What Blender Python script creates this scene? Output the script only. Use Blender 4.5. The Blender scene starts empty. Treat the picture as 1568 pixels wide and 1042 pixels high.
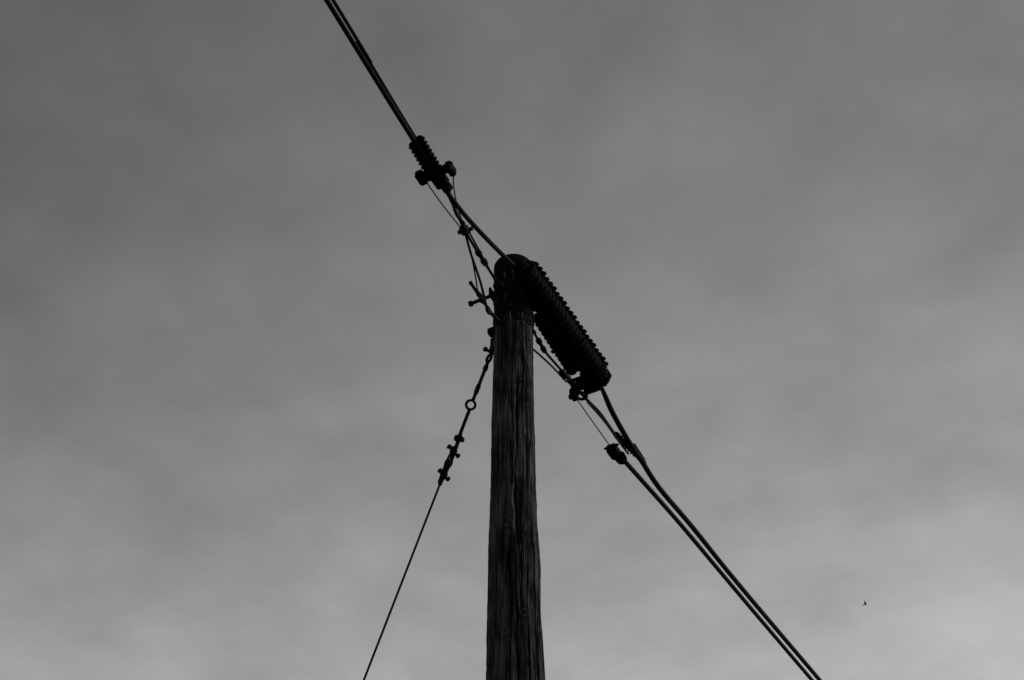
import bpy, bmesh, math, random
import numpy as np
from mathutils import Vector, Matrix, noise
random.seed(7)
sc = bpy.context.scene
V = Vector

# ------------------------------------------------------------ frames (metres)
TH = math.radians(62)
U = V((math.cos(TH), math.sin(TH), 0))
N = V((math.sin(TH), -math.cos(TH), 0))
Z = V((0, 0, 1))
def sp(s, w, z): return U*s + N*w + Z*z
G = V((-.6, .8, 0)); GN = V((.8, .6, 0))
def gp(s, z, w=0.0): return G*s + GN*w + Z*z

# ------------------------------------------------------------ materials
def mat(name, c1, c2, rough=.6, metal=0., scale=20., stretch=(1, 1, 1), bump=.3, bdist=.003, detail=6, spec=.2, dist=0., ramp=(.36, .66), blotch=None):
    m = bpy.data.materials.new(name); m.use_nodes = True
    nt = m.node_tree; b = nt.nodes['Principled BSDF']
    tc = nt.nodes.new('ShaderNodeTexCoord'); mp = nt.nodes.new('ShaderNodeMapping')
    mp.inputs['Scale'].default_value = stretch
    no = nt.nodes.new('ShaderNodeTexNoise'); no.inputs['Scale'].default_value = scale
    no.inputs['Detail'].default_value = detail; no.inputs['Roughness'].default_value = .65
    no.inputs['Distortion'].default_value = dist
    cr = nt.nodes.new('ShaderNodeValToRGB')
    cr.color_ramp.elements[0].position = ramp[0]; cr.color_ramp.elements[1].position = ramp[1]
    cr.color_ramp.elements[0].color = (c1, c1, c1, 1); cr.color_ramp.elements[1].color = (c2, c2, c2, 1)
    bp = nt.nodes.new('ShaderNodeBump'); bp.inputs['Strength'].default_value = bump
    bp.inputs['Distance'].default_value = bdist
    L = nt.links.new
    L(tc.outputs['Object'], mp.inputs[0]); L(mp.outputs[0], no.inputs['Vector'])
    L(no.outputs['Fac'], cr.inputs[0])
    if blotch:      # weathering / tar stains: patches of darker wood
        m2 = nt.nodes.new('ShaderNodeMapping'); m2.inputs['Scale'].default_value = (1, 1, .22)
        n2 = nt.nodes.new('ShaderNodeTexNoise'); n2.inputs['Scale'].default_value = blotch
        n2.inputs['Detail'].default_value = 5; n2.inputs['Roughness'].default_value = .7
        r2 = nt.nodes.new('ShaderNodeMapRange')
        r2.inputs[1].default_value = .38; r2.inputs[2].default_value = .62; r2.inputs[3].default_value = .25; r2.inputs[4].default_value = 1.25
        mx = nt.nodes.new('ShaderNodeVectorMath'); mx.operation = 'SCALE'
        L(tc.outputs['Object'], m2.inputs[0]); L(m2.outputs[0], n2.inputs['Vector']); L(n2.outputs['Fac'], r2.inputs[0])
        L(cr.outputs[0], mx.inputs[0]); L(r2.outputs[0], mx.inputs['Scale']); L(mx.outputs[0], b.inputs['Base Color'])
    else:
        L(cr.outputs[0], b.inputs['Base Color'])
    L(no.outputs['Fac'], bp.inputs['Height']); L(bp.outputs[0], b.inputs['Normal'])
    b.inputs['Roughness'].default_value = rough; b.inputs['Metallic'].default_value = metal
    b.inputs['Specular IOR Level'].default_value = spec
    return m
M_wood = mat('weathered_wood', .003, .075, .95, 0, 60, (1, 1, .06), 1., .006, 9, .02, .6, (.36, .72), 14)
M_rub = mat('black_cable_sheath', .003, .005, .8, 0, 60, (1, 1, 1), .2, spec=.06)
M_plas = mat('black_closure_plastic', .0015, .004, .9, 0, 40, (1, 1, 1), .3, spec=.03)
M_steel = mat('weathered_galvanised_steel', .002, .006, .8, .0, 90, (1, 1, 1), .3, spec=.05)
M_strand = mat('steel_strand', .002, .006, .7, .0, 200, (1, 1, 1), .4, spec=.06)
M_dark = mat('dark_sheet_and_shade', .001, .005, .95, 0, 30, (1, 1, .4), .8, spec=.02)  # dark cap sheet; also carries the painted shade of the added sleeve and bands
M_bird = mat('feathers', .02, .05, .8, 0, 30)
M_grass = mat('dry_grass_ground', .03, .06, .95, 0, 3., (1, 1, 1), .8, .05, 10)

# ------------------------------------------------------------ mesh builder
class B:
    def __init__(s): s.bm = bmesh.new()
    def rings(s, rings, cap=True):
        rv = [[s.bm.verts.new(p) for p in r] for r in rings]
        n = len(rv[0])
        for a, b in zip(rv, rv[1:]):
            for i in range(n):
                s.bm.faces.new((a[i], a[(i+1) % n], b[(i+1) % n], b[i]))
        if cap:
            s.bm.faces.new(rv[0][::-1]); s.bm.faces.new(rv[-1])
    def tube(s, pts, r, seg=12, sub=8, smooth=True, closed=False):
        pts = [V(p) for p in pts]
        if smooth and len(pts) > 2:
            q = []
            e = [pts[0]*2-pts[1]] + pts + [pts[-1]*2-pts[-2]]
            for i in range(1, len(e)-2):
                p0, p1, p2, p3 = e[i-1:i+3]
                for k in range(sub):
                    t = k/sub
                    q.append(.5*((2*p1)+(p2-p0)*t+(2*p0-5*p1+4*p2-p3)*t*t+(3*p1-p0-3*p2+p3)*t**3))
            q.append(pts[-1]); pts = q
        rf = r if callable(r) else (lambda t: r)
        rings = []; up = None
        for i, p in enumerate(pts):
            d = (pts[min(i+1, len(pts)-1)]-pts[max(i-1, 0)]).normalized()
            if up is None: up = d.orthogonal().normalized()
            up = (up - d*up.dot(d)).normalized(); v = d.cross(up)
            rr = rf(i/(len(pts)-1))
            rings.append([p+(up*math.cos(2*math.pi*k/seg)+v*math.sin(2*math.pi*k/seg))*rr for k in range(seg)])
        s.rings(rings)
    def lathe(s, p, d, prof, seg=32, e1=None, squash=1.):
        d = d.normalized(); e = (e1 - d*e1.dot(d)).normalized() if e1 else d.orthogonal().normalized(); f = d.cross(e)
        s.rings([[p+d*h+e*(r*math.cos(2*math.pi*k/seg))+f*(r*squash*math.sin(2*math.pi*k/seg)) for k in range(seg)] for h, r in prof])
    def cyl(s, a, b, r, seg=16, ch=.0015):
        a, b = V(a), V(b); L = (b-a).length; ch = min(ch, r*.4, L*.3)
        s.lathe(a, b-a, [(0, r-ch), (ch, r), (L-ch, r), (L, r-ch)], seg)
    def box(s, c, ex, ey, ez, bev=.003):
        c = V(c)
        vs = [s.bm.verts.new(c+ex*i+ey*j+ez*k) for i in (-1, 1) for j in (-1, 1) for k in (-1, 1)]
        fs = [(0, 1, 3, 2), (4, 6, 7, 5), (0, 4, 5, 1), (2, 3, 7, 6), (0, 2, 6, 4), (1, 5, 7, 3)]
        f = [s.bm.faces.new([vs[i] for i in q]) for q in fs]
        ed = list({e for x in f for e in x.edges})
        if bev: bmesh.ops.bevel(s.bm, geom=ed, offset=bev, segments=2, affect='EDGES')
    def torus(s, c, n, R, r, seg=28, sg=10, sx=1.):
        n = n.normalized(); e = n.orthogonal().normalized(); f = n.cross(e)
        rv = []
        for i in range(seg):
            a = 2*math.pi*i/seg; q = e*math.cos(a)*sx+f*math.sin(a)
            rv.append([s.bm.verts.new(V(c)+q*R+(q.normalized()*math.cos(2*math.pi*k/sg)+n*math.sin(2*math.pi*k/sg))*r) for k in range(sg)])
        for i in range(seg):
            a, b = rv[i], rv[(i+1) % seg]
            for k in range(sg): s.bm.faces.new((a[k], b[k], b[(k+1) % sg], a[(k+1) % sg]))
    def out(s, name, m, parent=None, ang=35):
        bmesh.ops.recalc_face_normals(s.bm, faces=s.bm.faces)
        me = bpy.data.meshes.new(name); s.bm.to_mesh(me); s.bm.free()
        me.materials.append(m)
        for p in me.polygons: p.use_smooth = True
        me.set_sharp_from_angle(angle=math.radians(ang))
        o = bpy.data.objects.new(name, me); sc.collection.objects.link(o)
        if parent: o.parent = parent
        return o
def empty(name):
    o = bpy.data.objects.new(name, None); o.empty_display_size = .3
    sc.collection.objects.link(o); return o
def nut(b, p, d, r=.016, h=.014):
    d = d.normalized(); b.lathe(V(p), d, [(0, r*.9), (h*.15, r), (h*.85, r), (h, r*.9)], 6)

# ------------------------------------------------------------ utility pole
pole = empty('utility_pole')
prof = [(0, .0, .158), (3.0, .012, .139), (4.3, .016, .127), (4.854, .015, .121), (5.088, .010, .1185), (5.19, .009, .1165), (5.40, .010, .1175),
        (5.472, .010, .1172), (5.55, .008, .113), (5.62, .006, .110), (5.932, .005, .1055), (6.351, .005, .1035), (6.905, .009, .102), (7.257, .009, .1035), (7.455, .008, .1035)]
pz = [p[0] for p in prof]; pc = [p[1] for p in prof]; pr = [p[2] for p in prof]
zs = np.concatenate([np.linspace(0, 4.5, 120, endpoint=False), np.arange(4.5, 7.455, .0055), [7.455]])
NT = 420
th = np.linspace(0, 2*np.pi, NT, endpoint=False)
TT, ZZ = np.meshgrid(th, zs)
C0 = np.interp(ZZ, pz, pc); R0 = np.interp(ZZ, pz, pr)
cracks = []   # theta deg, z0, z1, half width rad, depth
cracks += [(-84, 5.44, 5.90, .085, .040), (-93, 5.75, 6.98, .036, .018), (-79, 6.02, 6.62, .050, .026), (-66, 6.3, 7.0, .032, .016),
           (-72, 5.1, 5.9, .042, .022), (-100, 4.6, 5.5, .040, .02), (-86, 4.4, 5.3, .042, .022), (-60, 4.5, 5.6, .036, .018), (-110, 5.6, 6.4, .03, .012),
           (-50, 5.7, 6.7, .032, .014), (-40, 4.6, 5.8, .034, .014)]
for i in range(200):
    z0 = random.uniform(0, 7.2)
    cracks.append((random.uniform(-180, 180), z0, z0+random.uniform(.10, .6), random.uniform(.008, .026), random.uniform(.003, .010)))
D = np.zeros_like(TT)
def n1(x, y, z): return noise.noise(V((x, y, z)))
for (a, z0, z1, hw, dp) in cracks:
    ph = random.uniform(0, 50)
    zi = np.where((zs > z0-.02) & (zs < z1+.02))[0]
    for i in zi:
        z = zs[i]; t = (z-z0)/(z1-z0)
        env = max(0, min(1, min(t, 1-t)*6))
        if env <= 0: continue
        a0 = math.radians(a)+.09*n1(ph, z*2.2, 0)+.035*n1(ph, z*11, 3)
        w = hw*(.45+.75*abs(n1(ph, z*5, 9))*1.9)*(.3+.7*env)
        d = (th-a0+math.pi) % (2*math.pi)-math.pi
        D[i] -= dp*env*np.exp(-(d/w)**2)
ct, st = np.cos(th), np.sin(th)
knots = [(-72, 6.50, .024), (-100, 5.60, .030), (-86, 5.87, .02), (-60, 5.57, .026), (-110, 5.02, .026), (-70, 5.12, .024), (-96, 6.1, .018)]
for i, z in enumerate(zs):
    for j in range(NT):
        c, s = ct[j], st[j]
        f = .006*n1(c*4, s*4, z*1.1) + .0046*n1(c*13, s*13, z*2.6+9) + .0032*n1(c*34, s*34, z*8+30)
        f += .0026*abs(n1(c*65, s*65, z*12+70))
        D[i, j] += f
for (a, kz, kr) in knots:
    dt = ((TT-math.radians(a)+math.pi) % (2*math.pi)-math.pi)*.11; dz = (ZZ-kz)
    q = np.sqrt(dt**2+(dz*.75)**2)/kr
    D += .008*np.exp(-(q-.0)**2*1.2) - .012*np.exp(-(q/.35)**2) - .005*np.exp(-((q-.9)/.18)**2)
R = R0+D
X = C0+R*np.cos(TT); Y = R*np.sin(TT)
vs = np.stack([X, Y, ZZ], -1).reshape(-1, 3).tolist()
nz = len(zs); fs = []
for i in range(nz-1):
    a = i*NT; b = a+NT
    for j in range(NT):
        k = (j+1) % NT; fs.append((a+j, a+k, b+k, b+j))
fs.append(tuple((nz-1)*NT+j for j in range(NT)))
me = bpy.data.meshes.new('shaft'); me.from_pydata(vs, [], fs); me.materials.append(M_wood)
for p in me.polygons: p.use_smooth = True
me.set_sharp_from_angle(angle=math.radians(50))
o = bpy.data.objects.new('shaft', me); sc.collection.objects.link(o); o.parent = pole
# pole cap (sheet metal); sleeve and bands added dark for the closure's shade
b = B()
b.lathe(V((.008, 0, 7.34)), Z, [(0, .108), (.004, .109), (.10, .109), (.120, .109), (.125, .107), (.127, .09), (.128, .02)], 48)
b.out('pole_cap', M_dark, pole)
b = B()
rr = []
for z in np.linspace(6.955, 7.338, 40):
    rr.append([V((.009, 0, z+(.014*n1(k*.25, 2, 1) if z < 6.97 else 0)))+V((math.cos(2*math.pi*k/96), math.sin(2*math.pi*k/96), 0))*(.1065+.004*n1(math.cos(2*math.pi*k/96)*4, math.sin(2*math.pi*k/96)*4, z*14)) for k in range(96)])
b.rings(rr); b.out('shade_sleeve', M_dark, pole)  # added sleeve, its dark colour stands for closure shade on the wood
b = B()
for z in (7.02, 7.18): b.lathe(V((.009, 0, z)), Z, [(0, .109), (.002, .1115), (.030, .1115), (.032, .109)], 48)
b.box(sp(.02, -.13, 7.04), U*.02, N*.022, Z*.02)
b.out('added_dark_bands', M_dark, pole)
# through bolts with square washers
b = B()
b.cyl(sp(0, -.265, 7.305), sp(0, .15, 7.305), .0105)
nut(b, sp(0, -.268, 7.305), N, .018, .02); nut(b, sp(0, -.20, 7.305), N, .021, .018); nut(b, sp(0, .13, 7.305), N, .021, .018)
b.box(sp(0, -.122, 7.305), U*.035, N*.006, Z*.035); b.box(sp(0, .12, 7.305), U*.035, N*.006, Z*.035)
b.cyl(sp(-.14, -.185, 7.31), sp(.10, -.185, 7.29), .009)
nut(b, sp(-.14, -.185, 7.31), U, .012, .016); nut(b, sp(-.05, -.185, 7.305), U, .015, .02)
b.torus(sp(0, -.185, 7.305), N, .022, .008)
b.cyl(sp(-.16, 0, 7.17), sp(.17, 0, 7.17), .010)
b.torus(sp(-.155, 0, 7.17), Z, .022, .008)
b.torus(sp(.20, 0, 7.185), N, .022, .007); b.torus(sp(.24, 0, 7.185), N+Z, .02, .007)
b.cyl(sp(-.22, -.02, 6.93), sp(.18, -.0, 6.98), .010); b.torus(sp(-.225, -.02, 6.93), N, .02, .007)
# hook carrying the closure
b.tube([sp(0, .10, 7.35), sp(0, .13, 7.36), sp(0.0, .165, 7.33), sp(0, .18, 7.26)], .008)
b.box(sp(-.02, .115, 7.26), U*.03, N*.012, Z*.09)
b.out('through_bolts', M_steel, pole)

# ------------------------------------------------------------ large splice closure
def closure(name, s0, s1, w, z, R, pitch):
    e = empty(name)
    b = B(); L = s1-s0
    pf = [(-.055, .018), (-.05, .028), (-.02, .030), (-.018, R*.62), (-.004, R*.70), (0, R*.9), (.012, R)]
    h = .025
    while h < L-.03:
        pf += [(h, R*.94), (h+pitch*.15, R*1.05), (h+pitch*.50, R*1.055), (h+pitch*.66, R*.94)]
        h += pitch
    pf += [(L-.012, R), (L, R*.9), (L+.004, R*.72), (L+.02, R*.66), (L+.022, .03), (L+.05, .028), (L+.06, .018)]
    b.lathe(sp(s0, w, z), U, pf, 40)
    b.out('ribbed_body', M_plas, e, 25)
    b = B()
    for sg, dirv in ((1, (Z*.75+N*.66).normalized()), (-1, (Z*-.75-N*.66).normalized())):
        side = U.cross(dirv)
        c = sp((s0+s1)/2, w, z)+dirv*(R*1.04)
        b.box(c, U*(L/2-.015), dirv*.010, side*.016, .003)
        k = s0+.04; i = 0
        while k < s1-.03:
            hh = .016+.005*((i*7) % 3)/2
            b.box(sp(k, w, z)+dirv*(R*1.06+.009), U*(pitch*.25), dirv*hh, side*.022, .003)
            k += pitch; i += 1
    b.out('clip_rails', M_plas, e)
    b = B()
    for k in (s0-.001, s1-.006):
        b.lathe(sp(k, w, z), U, [(0, R*1.12), (.003, R*1.20), (.02, R*1.20), (.023, R*1.12)], 8)
    for k in (s0-.02, s1+.02):
        for a in range(5):
            q = (N*math.cos(a*1.257)+Z*math.sin(a*1.257))*R*.42
            b.cyl(sp(k, w, z)+q-U*.02, sp(k, w, z)+q+U*.03, .012)
    b.out('end_caps', M_plas, e)
    return e
cl = closure('splice_closure', -.20, .74, .175, 7.17, .056, .041)
b = B()
for s in (.06, .40, .66):
    b.box(sp(s, .085, 7.14), U*.012, N*.05, Z*.006)
    b.torus(sp(s, .175, 7.17), U, .068, .004, 36, 8)
b.box(sp(.70, .09, 7.13), U*.03, N*.04, Z*.022)
b.box(sp(.745, .12, 7.12), U*.012, N*.05, Z*.035)
b.out('hanger_straps', M_plas, cl)
b = B()
pf = [(0, .012), (.01, .026)]; h = .02
while h < .44: pf += [(h, .025), (h+.006, .035), (h+.014, .035), (h+.020, .025)]; h += .034
pf += [(.46, .026), (.47, .012)]
b.lathe(sp(.12, .083, 7.165), U-Z*.11, pf, 20)
b.out('ribbed_branch_sleeve', M_plas, cl, 25)

# ------------------------------------------------------------ small spreader closure on the left cable
c2 = empty('cable_spreader_clamp')
b = B()
for (ws, dz) in ((.15-.017, -.011), (.15+.020, .014)):
    pf = [(0, .010), (.008, .020)]; h = .012
    while h < .20: pf += [(h, .017), (h+.006, .0245), (h+.012, .0245), (h+.017, .017)]; h += .0235
    pf += [(.215, .020), (.22, .010)]
    b.lathe(sp(-1.27, ws, 7.055+dz), U-Z*.2, pf, 20)
b.out('ribbed_grips', M_plas, c2, 25)
b = B()
b.box(sp(-1.075, .15, 7.015), U*.020, N*.082, Z*.016, .005)
b.box(sp(-1.055, .225, 7.03), U*.035, N*.016, Z*.024, .005)
b.box(sp(-1.09, .085, 7.005), U*.035, N*.020, Z*.022, .005)
b.box(sp(-1.05, .155, 7.01), U*.055, N*.033, Z*.026, .006)
b.lathe(sp(-1.0, .165, 7.0), U, [(0, .023), (.004, .028), (.03, .028), (.034, .023)], 8)
for w in (.075, .15, .235):
    b.cyl(sp(-1.075, w, 6.985), sp(-1.075, w, 7.055), .007); nut(b, sp(-1.075, w, 7.035), Z, .013, .012); nut(b, sp(-1.075, w, 6.985), Z, .013, .012)
b.out('spreader_bar', M_plas, c2)
b = B()
b.tube([sp(-1.05, .09, 7.01), sp(-.86, .07, 7.05), sp(-.66, .052, 7.105)], .0034, 8)
b.tube([sp(-1.02, .225, 7.03), sp(-.95, .18, 7.06), sp(-.80, .11, 7.12), sp(-.63, .055, 7.14)], .0034, 8)
b.out('bridle_wires', M_strand, c2)

# ------------------------------------------------------------ cables
def ext(p, q, n, step, curve):
    """continue a span past q in the direction p->q, rising slowly like the real sag curve"""
    s0, w0, z0 = q; sl = (q[2]-p[2])/(q[0]-p[0]); sg = 1 if q[0] > p[0] else -1
    return [(s0+sg*step*k, w0, z0+sl*sg*step*k + curve*(step*k)**2) for k in range(1, n+1)]
L1 = [(-.20, .17, 7.17), (-.238, .15, 7.158), (-.347, .15, 7.123), (-.557, .15, 7.064), (-.778, .15, 7.016), (-.953, .15, 7.005), (-1.098, .15, 7.015), (-1.255, .15, 7.040), (-1.479, .15, 7.075), (-1.712, .15, 7.115), (-2.048, .15, 7.172)]
L1 += ext(L1[-2], L1[-1], 8, 3.5, .0006)
L2 = [(-.70, .10, 7.06), (-.78, .10, 7.055), (-.93, .15, 7.02), (-1.063, .154, 7.032), (-1.24, .156, 7.058), (-1.393, .156, 7.083), (-1.607, .158, 7.122), (-1.809, .161, 7.156), (-2.0, .166, 7.190)]
L2 += ext((-1.7, .166, 7.136), L2[-1], 8, 3.5, .0006)
b = B(); b.tube([sp(*p) for p in L1], .0120, 12, 6); b.out('overhead_cable', M_rub)
b = B(); b.tube([sp(*p) for p in L2], .0086, 12, 6); b.out('overhead_cable.001', M_rub)
R5 = [(.74, .172, 7.12), (.80, .172, 7.08), (.91, .17, 7.025), (1.13, .17, 6.972), (1.29, .17, 6.962), (1.54, .17, 6.940), (2.06, .17, 7.0), (2.83, .17, 7.065), (4.52, .17, 7.26)]
R5 += ext(R5[-2], R5[-1], 9, 4, .0005)
R4 = [(1.15, .08, 6.96), (1.19, .08, 6.958), (1.52, .08, 7.005), (2.08, .08, 7.08), (2.86, .08, 7.16), (3.48, .08, 7.225), (4.69, .08, 7.36)]
R4 += ext(R4[-2], R4[-1], 9, 4, .0005)
b = B(); b.tube([sp(*p) for p in R5], lambda t: .0105+.005*min(1, t*12), 12, 6); b.out('overhead_cable.002', M_rub)
b = B(); b.tube([sp(*p) for p in R4], .0142, 12, 6); b.out('overhead_cable.003', M_rub)

# ------------------------------------------------------------ dead-end strands, left of pole
dl = empty('dead_end_strand')
b = B()
b.tube([sp(-.93, .14, 7.02), sp(-.78, .10, 7.07), sp(-.62, .06, 7.11), sp(-.43, .04, 7.12), sp(-.27, .02, 7.15), sp(-.15, 0, 7.17)], .0078, 10)
b.tube([sp(-.62, .055, 7.12), sp(-.50, .03, 7.06), sp(-.384, .02, 6.975), sp(-.26, -.01, 6.92), sp(-.2, -.02, 6.93)], .0065, 10)
b.tube([sp(-.60, .07, 7.12), sp(-.45, .07, 7.07), sp(-.30, .05, 7.08), sp(-.14, .03, 7.11)], .005, 10)
b.tube([sp(-.50, .03, 7.06), sp(-.40, .0, 7.01), sp(-.30, -.04, 7.01), sp(-.12, -.10, 7.13)], .004, 8)
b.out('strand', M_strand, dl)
b = B()
b.lathe(sp(-.47, .045, 7.118), sp(-.33, .028, 7.14)-sp(-.47, .045, 7.118), [(0, .009), (.006, .016), (.03, .018), (.036, .012), (.085, .012), (.09, .018), (.12, .016), (.126, .009)], 16)
b.lathe(sp(-.665, .07, 7.10), sp(-.57, .05, 7.11)-sp(-.665, .07, 7.10), [(0, .01), (.01, .018), (.05, .02), (.06, .01)], 12)
b.box(sp(-.62, .058, 7.115), U*.022, N*.024, Z*.014)
nut(b, sp(-.61, .085, 7.12), N, .012, .012); nut(b, sp(-.625, .022, 7.11), N, .012, .012)
b.out('turnbuckle', M_steel, dl)

# ------------------------------------------------------------ dead-end strands, right of pole
dr = empty('dead_end_strand.001')
b = B()
b.tube([sp(.11, 0, 7.17), sp(.26, 0, 7.185), sp(.38, 0, 7.155), sp(.63, .02, 7.15), sp(.74, .04, 7.12)], .0076, 10)
b.tube([sp(.11, 0, 7.0), sp(.26, 0, 7.05), sp(.47, 0, 7.11), sp(.66, .0, 7.145)], .0056, 10)
b.tube([sp(.74, .04, 7.12), sp(.82, .065, 7.09), sp(.92, .085, 7.075), sp(1.11, .09, 7.06), sp(1.20, .12, 7.02), sp(1.29, .165, 6.99)], .009, 10)
b.tube([sp(.70, .04, 7.03), sp(.86, .05, 7.0), sp(1.12, .06, 6.97)], .0034, 8)
b.tube([sp(.80, .06, 7.08), sp(.95, .09, 7.045), sp(1.12, .1, 7.02), sp(1.22, .12, 6.98)], .006, 10)
b.out('strand', M_strand, dr)
b = B()
b.lathe(sp(.30, 0, 7.178), sp(.38, 0, 7.155)-sp(.30, 0, 7.178), [(0, .008), (.006, .016), (.03, .017), (.036, .011), (.06, .011), (.064, .016), (.09, .015), (.10, .008)], 16)
b.box(sp(.60, .01, 7.15), U*.03, N*.018, Z*.014); b.torus(sp(.655, .02, 7.15), N, .024, .008)
b.torus(sp(.70, .03, 7.12), N, .034, .010); b.torus(sp(.76, .045, 7.10), Z, .028, .009)
b.box(sp(.71, .02, 7.08), U*.03, N*.018, Z*.03, .005); nut(b, sp(.71, -.01, 7.07), N, .016, .014)
b.out('shackle', M_steel, dr)
b = B()
b.box(sp(1.13, .065, 6.955), U*.045, N*.03, Z*.030, .008)
b.lathe(sp(1.15, .085, 6.935), U, [(0, .02), (.01, .036), (.05, .032), (.07, .018)], 12)
b.cyl(sp(1.10, .02, 6.97), sp(1.10, .11, 6.97), .008)
b.out('strand_clamp', M_plas, dr)
b = B()
pf = [(0, .011), (.01, .018)]; h = .015
while h < .19: pf += [(h, .016), (h+.005, .021), (h+.012, .021), (h+.017, .016)]; h += .022
pf += [(.21, .018), (.22, .011)]
b.lathe(sp(1.10, .09, 7.065), sp(1.29, .165, 6.98)-sp(1.10, .09, 7.065), pf, 16)
b.lathe(sp(1.16, .17, 6.985), sp(1.33, .17, 6.97)-sp(1.16, .17, 6.985), [(0, .015)]+[(.01+.012*i, .021-.003*(i % 2)) for i in range(12)]+[(.17, .015)], 16)
b.out('ribbed_splice', M_plas, dr, 25)

# ------------------------------------------------------------ guy wire
gy = empty('guy_wire')
ax = (gp(.62, 6.37)-gp(.20, 6.94)).normalized()
b = B()
b.box(gp(.135, 6.985), G*.035, GN*.022, Z*.045, .004)
b.box(gp(.165, 6.97), G*.03, GN*.008, Z*.03, .003)
b.cyl(gp(.19, 6.96, -.035), gp(.19, 6.96, .035), .009); nut(b, gp(.19, 6.96, .03), GN, .015, .014); nut(b, gp(.19, 6.96, -.044), GN, .015, .014)
b.out('guy_bracket', M_steel, gy)
b = B()
b.torus(gp(.205, 6.925), GN, .022, .008)
b.cyl(gp(.215, 6.905), gp(.345, 6.725), .0095)
b.lathe(gp(.225, 6.89), ax, [(0, .009), (.01, .014), (.03, .013), (.035, .009)], 12)
b.lathe(gp(.29, 6.80), ax, [(0, .009), (.01, .013), (.05, .013), (.06, .009)], 12)
b.torus(gp(.366, 6.705), V((-.1, -1, -.8)), .0245, .0072)
b.cyl(gp(.378, 6.675), gp(.47, 6.545), .0095)
b.out('eye_rod', M_steel, gy)
b = B()
P0 = gp(.462, 6.55); P1 = gp(.615, 6.355); d = (P1-P0).normalized(); pp = GN
for i, t in enumerate((.05, .34, .62, .88)):
    c = P0.lerp(P1, t); tilt = (pp+d*(.35 if i % 2 else -.1)).normalized()
    hl = (.024, .044, .026, .040)[i]
    b.box(c, d*.018, tilt*.018, d.cross(tilt).normalized()*.016, .004)
    if i != 2:
        b.cyl(c-tilt*hl, c+tilt*hl*.9, .0065); nut(b, c-tilt*(hl*.95), tilt, .014, .014); nut(b, c+tilt*(hl*.7), tilt, .014, .014)
b.tube([P0-d*.02, P0.lerp(P1, .5)+pp*.008, P1+d*.03], .0105, 10)
b.tube([P0+pp*.012, P0.lerp(P1, .5)-pp*.012, P1-pp*.010+d*.02], .007, 10)
b.out('strand_clamps', M_steel, gy)
b = B()
ge = gp(1.25+5.415/1.42, .05)
b.tube([P1, gp(1.25, 5.465), ge], .0060, 10, smooth=False)
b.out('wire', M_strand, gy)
b = B()
dd = (gp(1.25, 5.465)-ge).normalized()
b.cyl(ge-dd*.3, ge+dd*.35, .011); b.torus(ge+dd*.37, GN, .028, .008)
b.out('anchor_rod', M_steel, gy)

# ------------------------------------------------------------ bird
bird = empty('bird')
C = V((14.9, 45.05, 36.15))
b = B()
b.lathe(C-V((.075, 0, 0)), V((1, .1, .12)), [(0, .004), (.02, .014), (.05, .024), (.09, .025), (.115, .015), (.13, .017), (.145, .011), (.158, .001)], 12, squash=.85)
b.out('body', M_bird, bird)
b = B()
for sg in (-1, 1):
    root = C+V((.012, 0, .012)); o = V((-.12, sg*.9, .35)).normalized(); f = V((1, 0, 0))
    pts = [(0, .040, -.030), (.06, .045, -.035), (.12, .02, -.040), (.18, -.02, -.050)]
    rings = []
    for (l, a, c) in pts:
        p = root+o*l
        rings.append([p+f*a, p+f*(a+c)/2+Z*.004, p+f*c, p+f*(a+c)/2-Z*.002])
    b.rings(rings)
t = C-V((.07, 0, 0))
b.rings([[t+V((0, .008, 0)), t+V((0, 0, .005)), t-V((0, .008, 0)), t-V((0, 0, .003))], [t+V((-.06, .022, -.004)), t+V((-.045, 0, -.002)), t+V((-.06, -.022, -.004)), t+V((-.045, 0, -.006))]])
b.out('wings_and_tail', M_bird, bird)

# ------------------------------------------------------------ ground
bm = bmesh.new()
xs = [-2500, -600, -150, -50] + [x*2. for x in range(-20, 21)] + [50, 150, 600, 2500]
g = [[bm.verts.new((x, y, (.05*n1(x*.15, y*.15, 0) if abs(x) < 45 and abs(y) < 45 and (x*x+y*y) > 9 else 0))) for x in xs] for y in xs]
for i in range(len(xs)-1):
    for j in range(len(xs)-1): bm.faces.new((g[i][j], g[i][j+1], g[i+1][j+1], g[i+1][j]))
me = bpy.data.meshes.new('ground'); bm.to_mesh(me); bm.free(); me.materials.append(M_grass)
o = bpy.data.objects.new('ground', me); sc.collection.objects.link(o)

# ------------------------------------------------------------ sky + sun
SUN_EL, SUN_AZ = math.radians(36), math.radians(90)   # azimuth clockwise from +Y
w = bpy.data.worlds.new('World'); sc.world = w; w.use_nodes = True
nt = w.node_tree; nd = nt.nodes; L = nt.links.new; nd.clear()
def mth(op, a, b=None, c=None):
    m = nd.new('ShaderNodeMath'); m.operation = op
    for i, x in enumerate((a, b, c)):
        if x is None: continue
        if isinstance(x, (int, float)): m.inputs[i].default_value = x
        else: L(x, m.inputs[i])
    return m.outputs[0]
def mrange(x, a, b_, c, d):
    m = nd.new('ShaderNodeMapRange'); L(x, m.inputs[0])
    for i, q in enumerate((a, b_, c, d)): m.inputs[i+1].default_value = q
    return m.outputs[0]
out = nd.new('ShaderNodeOutputWorld'); bg = nd.new('ShaderNodeBackground'); bg.inputs[1].default_value = .15
sky = nd.new('ShaderNodeTexSky'); sky.sky_type = 'NISHITA'; sky.sun_disc = False
sky.sun_elevation = SUN_EL; sky.sun_rotation = SUN_AZ
bw = nd.new('ShaderNodeRGBToBW'); L(sky.outputs[0], bw.inputs[0])
tc = nd.new('ShaderNodeTexCoord'); sep = nd.new('ShaderNodeSeparateXYZ'); L(tc.outputs['Generated'], sep.inputs[0])
zc = mth('MAXIMUM', sep.outputs[2], .04)
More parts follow.
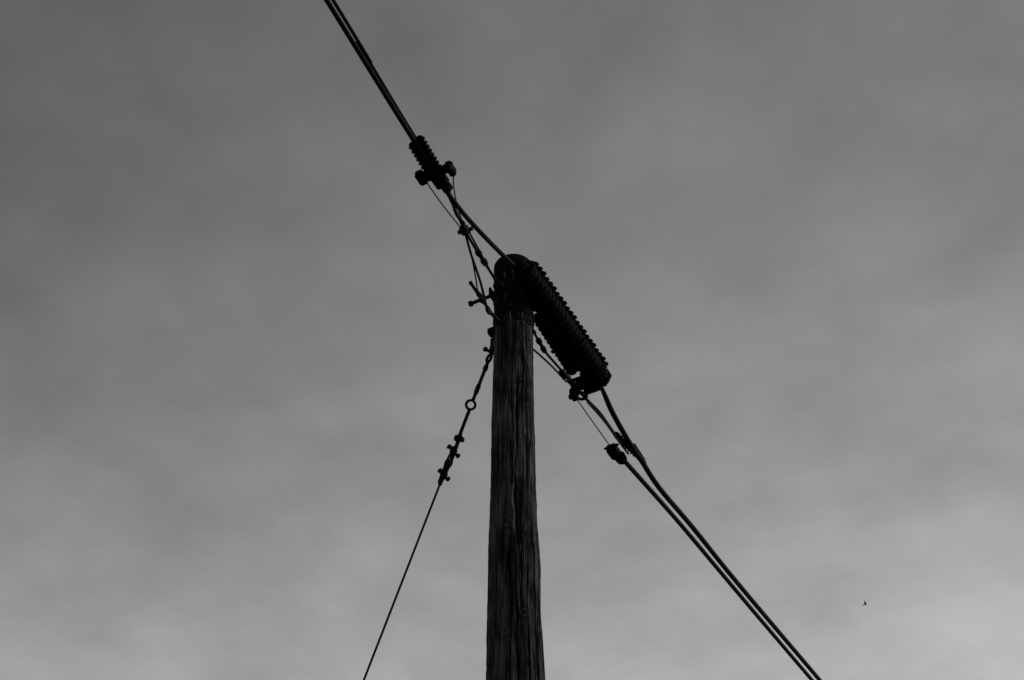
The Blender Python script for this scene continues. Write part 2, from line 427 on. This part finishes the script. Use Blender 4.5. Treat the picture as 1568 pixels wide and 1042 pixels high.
cx = mth('DIVIDE', sep.outputs[0], zc); cy = mth('DIVIDE', sep.outputs[1], zc)
cmb = nd.new('ShaderNodeCombineXYZ'); L(cx, cmb.inputs[0]); L(cy, cmb.inputs[1])
def nz_(scale, rot, st, off, det=5, rough=.55, dist=0.):
    mp = nd.new('ShaderNodeMapping'); mp.inputs['Rotation'].default_value = (0, 0, math.radians(rot))
    mp.inputs['Scale'].default_value = (st[0], st[1], 1); mp.inputs['Location'].default_value = off
    L(cmb.outputs[0], mp.inputs[0])
    n = nd.new('ShaderNodeTexNoise'); n.inputs['Scale'].default_value = scale; n.inputs['Detail'].default_value = det
    n.inputs['Roughness'].default_value = rough; n.inputs['Distortion'].default_value = dist
    L(mp.outputs[0], n.inputs['Vector'])
    return mth('SUBTRACT', n.outputs[0], .5)
a = nz_(1.8, 20, (1, 1), (3.1, 1.2, 0), 3, .5, .2)
b1 = nz_(4.0, 30, (1, .8), (.7, 2.2, 0), 4, .5, .2)
c1 = nz_(9, 30, (.8, .75), (5, 1, 0), 4, .5, .15)
c2_ = nz_(20, 30, (.7, .8), (2, 7, 0), 4, .5, .2)
cl_ = mth('ADD', mth('ADD', mth('MULTIPLY', a, .16), mth('MULTIPLY', c2_, .16)), mth('ADD', mth('MULTIPLY', b1, .34), mth('MULTIPLY', c1, .40)))
cloud = mth('ADD', cl_, 1.0)
# overcast veil: thicker / brighter towards the horizon
veil = mrange(sep.outputs[2], .50, .88, 1.44, .72)
# the veil thins out to both sides higher up
x2 = mth('MINIMUM', mth('POWER', mth('ABSOLUTE', sep.outputs[0]), 2.0), .16)
side = mth('SUBTRACT', 1.0, mth('MULTIPLY', x2, mrange(sep.outputs[2], .54, .72, .7, 2.5)))
f = mth('MULTIPLY', mth('MULTIPLY', mth('MULTIPLY', bw.outputs[0], cloud), veil), side)
L(f, bg.inputs[0]); L(bg.outputs[0], out.inputs[0])

sl = bpy.data.lights.new('sun', 'SUN'); sl.energy = 2.6; sl.angle = math.radians(6); sl.color = (1, .985, .96)
so = bpy.data.objects.new('sun', sl); sc.collection.objects.link(so)
sd = V((math.sin(SUN_AZ)*math.cos(SUN_EL), math.cos(SUN_AZ)*math.cos(SUN_EL), math.sin(SUN_EL)))
so.rotation_euler = sd.to_track_quat('Z', 'Y').to_euler(); so.location = sd*30

# ------------------------------------------------------------ camera
cd = bpy.data.cameras.new('camera'); cd.lens = 50; cd.sensor_width = 36; cd.clip_end = 6000
co = bpy.data.objects.new('camera', cd); sc.collection.objects.link(co)
co.location = (0, -5.3, 1.6); co.rotation_euler = (math.radians(135), 0, 0)
sc.camera = co
sc.view_settings.view_transform = 'Standard'
